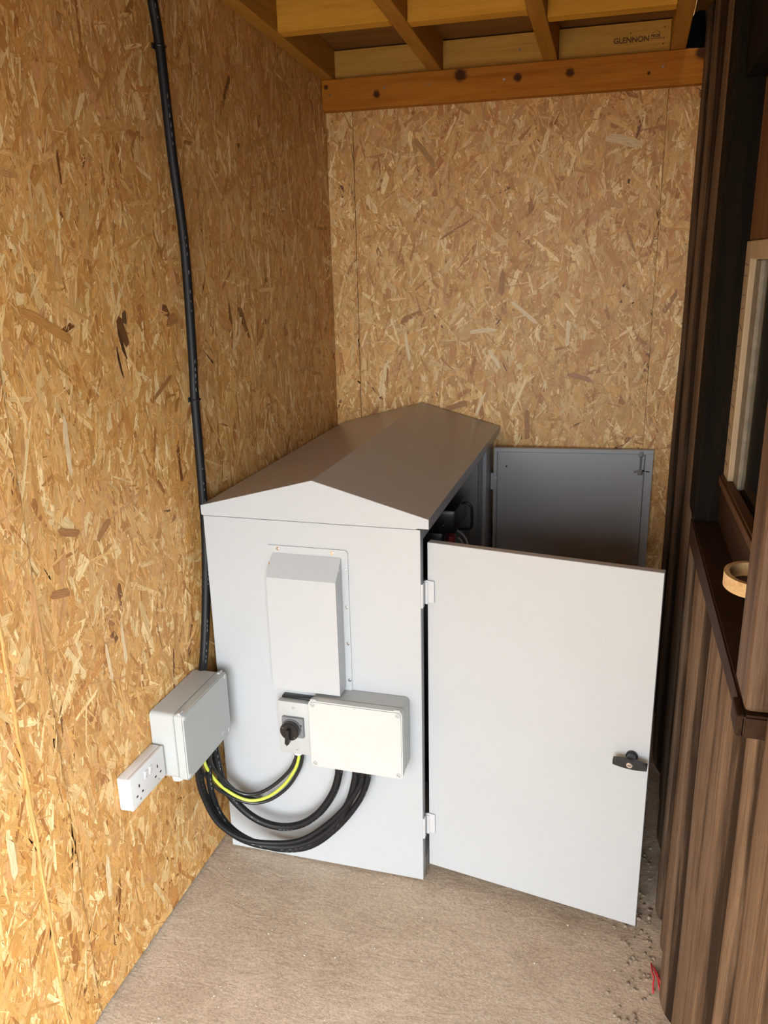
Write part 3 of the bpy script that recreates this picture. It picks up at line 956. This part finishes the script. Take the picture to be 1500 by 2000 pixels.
# black T handle with chrome lock on the near door
def handle():
    s0, z0 = 0.504, 0.505
    b = cyl((s0, 0.0, z0), (0, -1, 0), 0.0135, 0.006, 24, T=T1)
    bb = cyl((s0, -0.006, z0), (0, -1, 0), 0.0115, 0.018, 24, T=T1)
    add(b, bb)
    h = obj('handle_stem', b, 'black', d1, smooth=True)
    p = bmesh.new()
    prof = []
    for k in range(13):
        t = -1 + 2 * k / 12
        prof.append((s0 + 0.0375 * t, z0 - 0.0035 - 0.0105 * (1 - 0.40 * t * t)))
    for k in range(13):
        t = 1 - 2 * k / 12
        prof.append((s0 + 0.0375 * t, z0 - 0.0035 + 0.0105 * (1 - 0.40 * t * t)))
    prism(prof, 'y', -0.036, -0.023, p)
    bmesh.ops.bevel(p, geom=[e for e in p.edges if e.calc_face_angle(0) > 1.0], offset=0.0015, segments=2, affect='EDGES')
    bmesh.ops.transform(p, matrix=T1, verts=p.verts)
    tag(obj('handle_grip', p, 'black', d1, smooth=True), 'black T-shaped grip')
    b = cyl((s0, -0.036, z0 - 0.0035), (0, -1, 0), 0.0068, 0.0025, 20, bev=0.0012, T=T1)
    obj('lock_barrel', b, 'chrome', d1, smooth=True)
    b = bx(s0 - 0.004, s0 + 0.004, -0.0388, -0.0384, z0 - 0.0042, z0 - 0.0028, T=T1)
    obj('key_slot', b, 'hole', d1)
handle()
# barrel bolt on the inside of the far door
def barrel_bolt():
    n0 = 0.0100
    b = bmesh.new()
    rod = cyl((0.506, n0 - 0.006, 0.880), (0, 0, 1), 0.0035, 0.068, 12, T=T2)
    add(b, rod)
    obj('bolt_rod', b, 'steel', d2, smooth=True)
    b = cyl((0.506, n0 - 0.006, 0.884), (1, 0, -0.1), 0.003, 0.026, 10, T=T2)
    add(b, cyl((0.524, n0 - 0.006, 0.8822), (1, 0, -0.1), 0.0048, 0.013, 10, T=T2))
    obj('bolt_knob', b, 'black', d2, smooth=True)
    for zc in (0.943, 0.878):
        b = bx(0.486, 0.526, n0 - 0.0015, n0, zc - 0.004, zc + 0.004, 0.0005, 1, T=T2)
        bx(0.498, 0.514, n0 - 0.011, n0 - 0.0015, zc - 0.010, zc + 0.010, 0.003, 2, T=T2, bm=b)
        obj('bolt_bracket', b, 'steel', d2)
barrel_bolt()
obj('small_hole', cyl((0.045, 0.0100, 0.889), (0, -1, 0), 0.003, 0.0006, 10, T=T2), 'hole', d2)

# ventilation hood on the front, with flange and bolts
vh = obj('vent_flange', bx(0.209, 0.422, YF - 0.0035, YF - 0.001, 0.532, 0.932, 0.008, 3, only='y'), 'paint', cb)
yh = 1.7477
xa, xb, za, zb, zt = 0.2265, 0.4041, 0.5605, 0.8641, 0.912
b = bmesh.new()
yb_ = YF - 0.003
t = 0.002
pts = [(xa, yh, za), (xb, yh, za), (xb, yh, zb), (xa, yh, zb), (xa, yb_, zt), (xb, yb_, zt), (xa, yb_, za), (xb, yb_, za)]
poly(pts, [(0, 1, 2, 3), (3, 2, 5, 4), (1, 7, 5, 2), (0, 3, 4, 6)], b)
bmesh.ops.recalc_face_normals(b, faces=b.faces)
bmesh.ops.solidify(b, geom=list(b.faces), thickness=0.0015)
hood = obj('vent_hood', b, 'paint', vh)
for (sx, sz) in ((0.240, 0.924), (0.383, 0.923), (0.4145, 0.882), (0.4150, 0.783), (0.4157, 0.684), (0.4165, 0.582), (0.2165, 0.882), (0.2165, 0.783), (0.2165, 0.684), (0.2165, 0.582)):
    obj('bolt', cyl((sx, YF - 0.003, sz), (0, -1, 0), 0.0045, 0.004, 14, bev=0.0016), 'chrome', vh, smooth=True)
for sz in (0.777, 0.678, 0.577):
    obj('weld_slot', bx(xb - 0.0002, xb + 0.0006, yh + 0.018, yh + 0.026, sz, sz + 0.003), 'white', vh)
# flat near-black sheet inside the hood mouth
obj('dark_vent_sheet', bx(0.235, 0.395, YF - 0.0042, YF - 0.0035, 0.57, 0.84), 'hole', vh)

# ------------------------------------------------------------------ equipment inside the cabinet
def equipment():
    t = thing('generator_set', (0.45, 2.42, 0.045), 'black machine with tubular handle inside the open cabinet', 'machine')
    obj('lower_case', bx(0.30, 0.57, 2.15, 2.66, 0.047, 0.74, 0.02), 'black', t, smooth=True)
    obj('upper_case', bx(0.40, 0.575, 2.38, 2.56, 0.79, 0.868, 0.012), 'black', t, smooth=True)
    obj('neck', bx(0.42, 0.54, 2.36, 2.58, 0.73, 0.80, 0.01), 'black', t, smooth=True)
    p = spline([(0.575, 2.47, 0.866), (0.592, 2.47, 0.868), (0.605, 2.47, 0.858), (0.608, 2.47, 0.84), (0.608, 2.47, 0.80), (0.603, 2.47, 0.785), (0.588, 2.47, 0.782), (0.545, 2.47, 0.782)], 6)
    obj('tube_handle', tube(p, 0.0045, 10), 'black', t, smooth=True)
    obj('chrome_strip', bx(0.47, 0.5505, 2.148, 2.1500, 0.7300, 0.7325), 'chrome', t)
    obj('latch', cyl((0.5405, 2.36, 0.826), (0, -1, 0), 0.003, 0.004, 10), 'steel', t)
    obj('red_cap', bx(0.525, 0.556, 2.44, 2.48, 0.700, 0.765, 0.008), 'red', t, smooth=True)
    p = spline([(0.560, 2.45, 0.785), (0.585, 2.43, 0.778), (0.602, 2.42, 0.757), (0.607, 2.42, 0.72), (0.606, 2.42, 0.66)], 6)
    obj('white_hose', tube(p, 0.003, 8), 'white', t, smooth=True)
    p = spline([(0.572, 2.43, 0.765), (0.588, 2.42, 0.752), (0.592, 2.42, 0.725), (0.59, 2.42, 0.66)], 6)
    obj('white_hose', tube(p, 0.003, 8), 'white', t, smooth=True)
    obj('brown_upright', bx(0.515, 0.545, 2.05, 2.08, 0.047, 0.93, 0.003), 'old', t)  # plain upright brown strip in front of the machine
equipment()

# ------------------------------------------------------------------ junction boxes
def rbox(x0, x1, y0, y1, z0, z1, rad, depth_axis, bev2=0.0015):
    """box with corners rounded about the depth axis"""
    b = bx(x0, x1, y0, y1, z0, z1, rad, 4, only=depth_axis)
    bmesh.ops.bevel(b, geom=[e for e in b.edges if e.calc_face_angle(0) > 1.2], offset=bev2, segments=2, affect='EDGES')
    return b

def jbox_front():
    x0, x1, z0, z1 = 0.331, 0.572, 0.366, 0.553
    t = thing('junction_box', ((x0 + x1) / 2, YF, z0), 'pale grey junction box fixed to the cabinet front below the vent hood', 'junction box', 'moulded junction boxes')
    yb, yf = YF - 0.001, 1.7165
    obj('body', rbox(x0, x1, yf + 0.026, yb, z0, z1, 0.012, 'y'), 'plastic', t, smooth=True)
    lid = obj('lid', rbox(x0 - 0.001, x1 + 0.001, yf, yf + 0.025, z0 - 0.001, z1 + 0.001, 0.010, 'y', 0.003), 'lid', t, smooth=True)
    for (sx, sz) in ((x0 + 0.010, z1 - 0.010), (x1 - 0.010, z1 - 0.010), (x0 + 0.010, z0 + 0.010), (x1 - 0.010, z0 + 0.010)):
        sc = obj('corner_screw', cyl((sx, yf + 0.004, sz), (0, -1, 0), 0.0068, 0.0052, 18, bev=0.001), 'switch_grey', lid, smooth=True)
        T = Matrix.Translation((sx, yf - 0.0014, sz)) @ Matrix.Rotation(0.6, 4, 'Y')
        obj('slot', bx(-0.005, 0.005, -0.0002, 0.0004, -0.0007, 0.0007, T=T), 'dark_grey', lid)
    for sx in (x0 + 0.012, x1 - 0.012):
        obj('hinge_pin', cyl((sx - 0.008, yf + 0.006, z1 + 0.001), (1, 0, 0), 0.0035, 0.016, 10), 'plastic', lid, smooth=True)
    for (sx, r) in ((0.390, 0.0155), (0.437, 0.012), (0.470, 0.009)):
        obj('cable_gland', cyl((sx, 1.757, z0 - 0.014), (0, 0, 1), r, 0.015, 20, r2=r * 1.12), 'plastic', t, smooth=True)
    return t
jbox_front()

def jbox_left():
    y0, y1, z0, z1, xf = 1.521, 1.750, 0.412, 0.5885, 0.0925
    t = thing('junction_box', (0.0, (y0 + y1) / 2, z0), 'pale grey junction box mounted on the strand board beside the socket', 'junction box', 'moulded junction boxes')
    obj('body', rbox(0.0025, xf - 0.026, y0, y1, z0, z1, 0.012, 'x'), 'plastic', t, smooth=True)
    lid = obj('lid', rbox(xf - 0.025, xf, y0 - 0.001, y1 + 0.001, z0 - 0.001, z1 + 0.001, 0.010, 'x', 0.003), 'plastic', t, smooth=True)
    for (sy, sz) in ((y0 + 0.010, z1 - 0.010), (y1 - 0.010, z1 - 0.010), (y0 + 0.010, z0 + 0.010), (y1 - 0.010, z0 + 0.010)):
        obj('corner_screw', cyl((xf - 0.004, sy, sz), (1, 0, 0), 0.0068, 0.0055, 18, bev=0.001), 'lid', lid, smooth=True)
    for sy in (y0 + 0.012, y1 - 0.012):
        obj('hinge_pin', cyl((xf - 0.012, sy - 0.008, z1 + 0.001), (0, 1, 0), 0.004, 0.016, 10), 'plastic', lid, smooth=True)
    obj('raised_mark', bx(xf - 0.0002, xf + 0.0006, 1.700, 1.716, 0.430, 0.440), 'lid', lid)
    obj('blank_gland', cyl((0.050, 1.545, z0 - 0.013), (0, 0, 1), 0.015, 0.014, 20, r2=0.017), 'white', t, smooth=True)
    for (gx, gy, r) in ((0.040, 1.66, 0.015), (0.060, 1.69, 0.015), (0.045, 1.72, 0.013)):
        obj('cable_gland', cyl((gx, gy, z0 - 0.008), (0, 0, 1), r, 0.009, 18), 'plastic', t, smooth=True)
    return t
jbox_left()

# ------------------------------------------------------------------ rotary isolator
def isolator():
    x0, x1, z0, z1, yf = 0.228, 0.3285, 0.366, 0.519, 1.7565
    t = thing('rotary_isolator', ((x0 + x1) / 2, YF, z0), 'grey rotary isolator switch with black knob left of the cabinet junction box', 'switch')
    body = obj('housing', bx(x0, x1, yf, yf + 0.021, z0, z1, 0.003, 2), 'switch_grey', t, smooth=True)
    obj('rear_base', bx(x0 + 0.004, x1, yf + 0.0215, YF - 0.001, z0 + 0.003, z1 + 0.003, 0.002, 2), 'black', t, smooth=True)
    for sx, sz in ((0.272, z1 - 0.016), (0.276, z0 + 0.014)):
        s_ = obj('cover_screw', cyl((sx, yf + 0.001, sz), (0, -1, 0), 0.0052, 0.0022, 16, bev=0.0008), 'plastic', body, smooth=True)
        obj('slot', bx(sx - 0.003, sx + 0.003, yf - 0.0016, yf - 0.0011, sz - 0.0007, sz + 0.0007), 'dark_grey', body)
    pl = obj('dial_plate', bx(0.2415, 0.3005, yf - 0.010, yf, 0.4215, 0.4785, 0.002), 'dark_grey', t)
    kx, kz = 0.269, 0.449
    obj('dial_ring', cyl((kx, yf - 0.010, kz), (0, -1, 0), 0.0265, 0.006, 32), 'dark_grey', t, smooth=True)
    kn = obj('knob', cyl((kx, yf - 0.016, kz), (0, -1, 0), 0.0255, 0.014, 32, bev=0.002), 'black', t, smooth=True)
    T = Matrix.Translation((kx, yf - 0.030, kz)) @ Matrix.Rotation(0.10, 4, 'Y')
    b = prism([(-0.0045, 0.012), (0.0045, 0.012), (0.0060, -0.028), (0.0, -0.034), (-0.0060, -0.028)], 'y', -0.013, 0.001)
    bmesh.ops.bevel(b, geom=list(b.edges), offset=0.001, segments=1, affect='EDGES')
    bmesh.ops.transform(b, matrix=T, verts=b.verts)
    obj('pointer', b, 'black', kn)
    for (dx, dz) in ((-0.017, 0.010), (0.015, -0.015)):
        obj('position_mark', bx(kx + dx - 0.002, kx + dx + 0.002, yf - 0.0303, yf - 0.0299, kz + dz - 0.0008, kz + dz + 0.0008), 'mark', kn)
    obj('plate_hole', cyl((0.2945, yf - 0.0098, 0.459), (0, -1, 0), 0.0026, 0.0006, 10), 'hole', pl)
    obj('cable_gland', cyl((0.273, 1.772, z0 - 0.007), (0, 0, 1), 0.012, 0.010, 20), 'white', t, smooth=True)
    return t
isolator()

# ------------------------------------------------------------------ double socket
def socket():
    y0, y1, z0, z1, xf = 1.371, 1.515, 0.424, 0.507, 0.0360
    t = thing('double_socket', (0.0, (y0 + y1) / 2, z0), 'white double power socket on the strand board wall', 'socket')
    obj('back_box', bx(0.0025, xf - 0.0095, y0 + 0.0005, y1 - 0.0005, z0 + 0.0005, z1 - 0.0005, 0.002, 2), 'white', t, smooth=True)
    fp = obj('face_plate', bx(xf - 0.009, xf, y0, y1, z0, z1, 0.003, 3), 'white', t, smooth=True)
    def slot(y, z, w, h):
        obj('pin_hole', bx(xf - 0.0004, xf + 0.0003, y - w / 2, y + w / 2, z - h / 2, z + h / 2), 'hole', fp)
    for yc in (y0 + 0.033, y1 - 0.033):
        zc = z0 + 0.034
        slot(yc, zc + 0.013, 0.0042, 0.008)
        slot(yc - 0.0111, zc - 0.008, 0.0068, 0.0042)
        slot(yc + 0.0111, zc - 0.008, 0.0068, 0.0042)
        obj('fixing_screw', cyl((xf - 0.0005, yc, zc - 0.021), (1, 0, 0), 0.0028, 0.0012, 12), 'steel', fp)
    for yc in ((y0 + y1) / 2 - 0.010, (y0 + y1) / 2 + 0.010):
        T = Matrix.Translation((xf, yc, z1 - 0.026)) @ Matrix.Rotation(0.14, 4, 'Y')
        sw = obj('rocker_switch', bx(-0.002, 0.0022, -0.0052, 0.0052, -0.010, 0.010, 0.001, T=T), 'white', fp, smooth=True)
socket()

# ------------------------------------------------------------------ cables
def dashes(path, r, parent, step, ln, seed, view=Vector((1.0355, 0.0247, 1.6))):
    """printed marking along a cable, as short raised flecks on its outer side"""
    rr = random.Random(seed)
    b = bmesh.new()
    acc = 0.0
    side = Vector((0.8, -0.6, 0.0)).normalized()
    for i in range(1, len(path) - 1):
        d = (path[i + 1] - path[i])
        t = d.normalized()
        acc += d.length
        if acc > step and rr.random() < 0.6 and math.sin(i * 0.37 + seed) + 0.6 * math.sin(i * 0.11) > -0.1:
            acc = 0.0
            nrm = (side - t * side.dot(t))
            if nrm.length < 1e-3:
                continue
            nrm.normalize()
            bi = t.cross(nrm)
            c = path[i] + nrm * (r + 0.0001)
            l = ln * rr.uniform(0.5, 1.2)
            w = 0.0008
            vs = [b.verts.new(c + t * a + bi * q) for a, q in ((-l, -w), (l, -w), (l, w), (-l, w))]
            b.faces.new(vs)
    o = obj('printed_marking', b, 'mark', parent)
    o['kind'] = 'stuff'
    return o

def cable(name, pts, r, mat, label, cat='cable', group=None, print_=True, n=12, seg=14, around=False):
    path = spline(pts, n)
    o = obj(name, tube(path, r, seg, around=around), mat, smooth=True, loc=pts[0])
    tag(o, label, cat, group)
    if print_:
        dashes(path, r, o, 0.010, 0.004, len(label))
    return o, path

cp = [(0.0145, 1.816, 2.30), (0.0145, 1.818, 2.20), (0.0145, 1.824, 2.15), (0.0145, 1.838, 2.065), (0.0145, 1.850, 1.85), (0.0145, 1.869, 1.647), (0.0145, 1.862, 1.40), (0.0145, 1.853, 1.281), (0.0145, 1.850, 1.05),
      (0.0145, 1.842, 0.90), (0.0150, 1.815, 0.75), (0.0200, 1.772, 0.62), (0.0260, 1.735, 0.57)]
mc, mpath = cable('supply_cable', cp, 0.0112, 'blackrub', 'thick black supply cable clipped vertically to the left strand board wall')
for (y, z) in ((1.8385, 2.064), (1.8545, 1.281)):
    b = bmesh.new()
    bx(0.0022, 0.0045, y - 0.016, y + 0.016, z - 0.006, z + 0.006, 0.001, bm=b)
    pth = [Vector((0.0145 + 0.0128 * math.sin(a), y + 0.0128 * math.cos(a), z)) for a in [math.pi * k / 10 for k in range(11)]]
    tube(pth, 0.0022, 8, bm=b)
    add(b, cyl((0.004, y - 0.014, z), (1, 0, 0), 0.003, 0.004, 10))
    obj('cable_clip', b, 'black', mc, smooth=True)

cable('power_cable', [(0.048, 1.72, 0.408), (0.054, 1.722, 0.365), (0.068, 1.727, 0.255), (0.108, 1.735, 0.188), (0.158, 1.738, 0.152), (0.217, 1.742, 0.140), (0.278, 1.746, 0.156), (0.331, 1.75, 0.200), (0.371, 1.755, 0.264), (0.388, 1.757, 0.320), (0.390, 1.757, 0.352)],
      0.0102, 'blackrub', 'thick black cable in the inner loop below the cabinet junction box', group='cables looping to the cabinet')
cable('power_cable', [(0.040, 1.66, 0.406), (0.036, 1.662, 0.34), (0.036, 1.675, 0.262), (0.062, 1.69, 0.170), (0.118, 1.705, 0.112), (0.200, 1.722, 0.088), (0.288, 1.735, 0.104), (0.365, 1.745, 0.163), (0.414, 1.753, 0.243), (0.434, 1.757, 0.315), (0.437, 1.757, 0.352)],
      0.0102, 'blackrub', 'thick black cable of the outer loop entering the cabinet junction box at its middle gland', group='cables looping to the cabinet')
cable('power_cable', [(0.060, 1.69, 0.406), (0.050, 1.690, 0.34), (0.047, 1.695, 0.255), (0.067, 1.705, 0.168), (0.118, 1.718, 0.106), (0.204, 1.742, 0.066), (0.295, 1.750, 0.084), (0.375, 1.754, 0.155), (0.438, 1.757, 0.245), (0.465, 1.757, 0.312), (0.470, 1.757, 0.352)],
      0.0082, 'blackrub', 'slimmer black cable entering the cabinet junction box at the gland nearest the door', group='cables looping to the cabinet')
cable('power_cable', [(0.048, 1.64, 0.411), (0.042, 1.645, 0.33), (0.044, 1.66, 0.258), (0.072, 1.672, 0.176), (0.130, 1.690, 0.124), (0.205, 1.712, 0.108), (0.282, 1.725, 0.122), (0.352, 1.738, 0.172), (0.412, 1.742, 0.243), (0.452, 1.746, 0.315), (0.458, 1.748, 0.364)],
      0.0070, 'blackrub', 'slimmest black cable lying along the front of the outer loop', group='cables looping to the cabinet', print_=False)
cable('earth_wire', [(0.062, 1.655, 0.411), (0.052, 1.668, 0.360), (0.050, 1.700, 0.302), (0.066, 1.718, 0.258), (0.104, 1.730, 0.224), (0.142, 1.740, 0.211), (0.186, 1.750, 0.224), (0.230, 1.758, 0.262), (0.262, 1.764, 0.310), (0.274, 1.768, 0.345), (0.275, 1.770, 0.360)],
      0.0046, 'earth', 'green and yellow earth wire looping up to the rotary isolator', cat='wire', group='wires looping to the isolator', print_=False, seg=16, around=True)
cable('switch_wire', [(0.066, 1.678, 0.411), (0.058, 1.686, 0.360), (0.058, 1.708, 0.310), (0.080, 1.728, 0.255), (0.118, 1.742, 0.226), (0.160, 1.750, 0.231), (0.206, 1.758, 0.262), (0.246, 1.766, 0.305), (0.264, 1.771, 0.342), (0.267, 1.772, 0.360)],
      0.0050, 'blackwire', 'thin black wire just above the green and yellow wire', cat='wire', group='wires looping to the isolator', print_=False)
cable('switch_wire', [(0.056, 1.640, 0.411), (0.046, 1.655, 0.360), (0.043, 1.690, 0.297), (0.061, 1.712, 0.249), (0.104, 1.732, 0.212), (0.146, 1.746, 0.199), (0.192, 1.758, 0.212), (0.238, 1.768, 0.252), (0.270, 1.774, 0.306), (0.281, 1.776, 0.345), (0.281, 1.776, 0.360)],
      0.0046, 'blackwire', 'thin black wire just below the green and yellow wire', cat='wire', group='wires looping to the isolator', print_=False)
cable('power_cable', [(0.030, 1.735, 0.411), (0.028, 1.742, 0.36), (0.034, 1.748, 0.30), (0.060, 1.756, 0.238), (0.100, 1.764, 0.200), (0.130, 1.772, 0.188), (0.150, 1.778, 0.182)],
      0.0075, 'blackrub', 'short black cable tucked behind the inner loop against the cabinet', print_=False)

# ------------------------------------------------------------------ odds and ends on the floor
def twine():
    b = bmesh.new()
    rr = random.Random(3)
    for k in range(5):
        p = [Vector((1.186 + 0.003 * k, 1.66 - 0.006 * k, 0.008))]
        for s in range(5):
            p.append(p[-1] + Vector((rr.uniform(-0.002, 0.006), -0.017, rr.uniform(0.0, 0.009) if s < 3 else rr.uniform(-0.012, 0.0))))
        tube(spline(p, 4), 0.0020, 6, bm=b)
    o = obj('twine_scrap', b, 'redtwine', smooth=True, loc=(1.2, 1.63, 0.0))
    tag(o, 'scrap of frayed red twine on the floor by the old boards', 'twine')
twine()
def grit(name, n, mat, gen, seed, label):
    rr = random.Random(seed)
    b = bmesh.new()
    for k in range(n):
        x, y, r = gen(rr)
        bb = bmesh.new()
        bmesh.ops.create_icosphere(bb, subdivisions=1, radius=r)
        for v in bb.verts:
            v.co = Vector((v.co.x * rr.uniform(.7, 1.3), v.co.y * rr.uniform(.7, 1.3), v.co.z * rr.uniform(.5, .9)))
        add(b, bb, Matrix.Translation((x, y, r * 0.35)) @ Matrix.Rotation(rr.uniform(0, 6), 4, 'Z'))
    o = obj(name, b, mat)
    tag(o, label, 'grit', kind='stuff')
grit('floor_grit', 90, 'grit', lambda r: (r.uniform(0.03, 1.15), r.uniform(1.0, 1.78), r.uniform(0.0009, 0.0026)), 5, 'tiny pale crumbs scattered over the concrete floor')
grit('wall_foot_pebbles', 260, 'pebble', lambda r: (1.195 - abs(r.gauss(0, 0.045)), r.uniform(1.2, 2.6), r.uniform(0.002, 0.006)), 6, 'loose pebbles and dirt along the foot of the old boards')
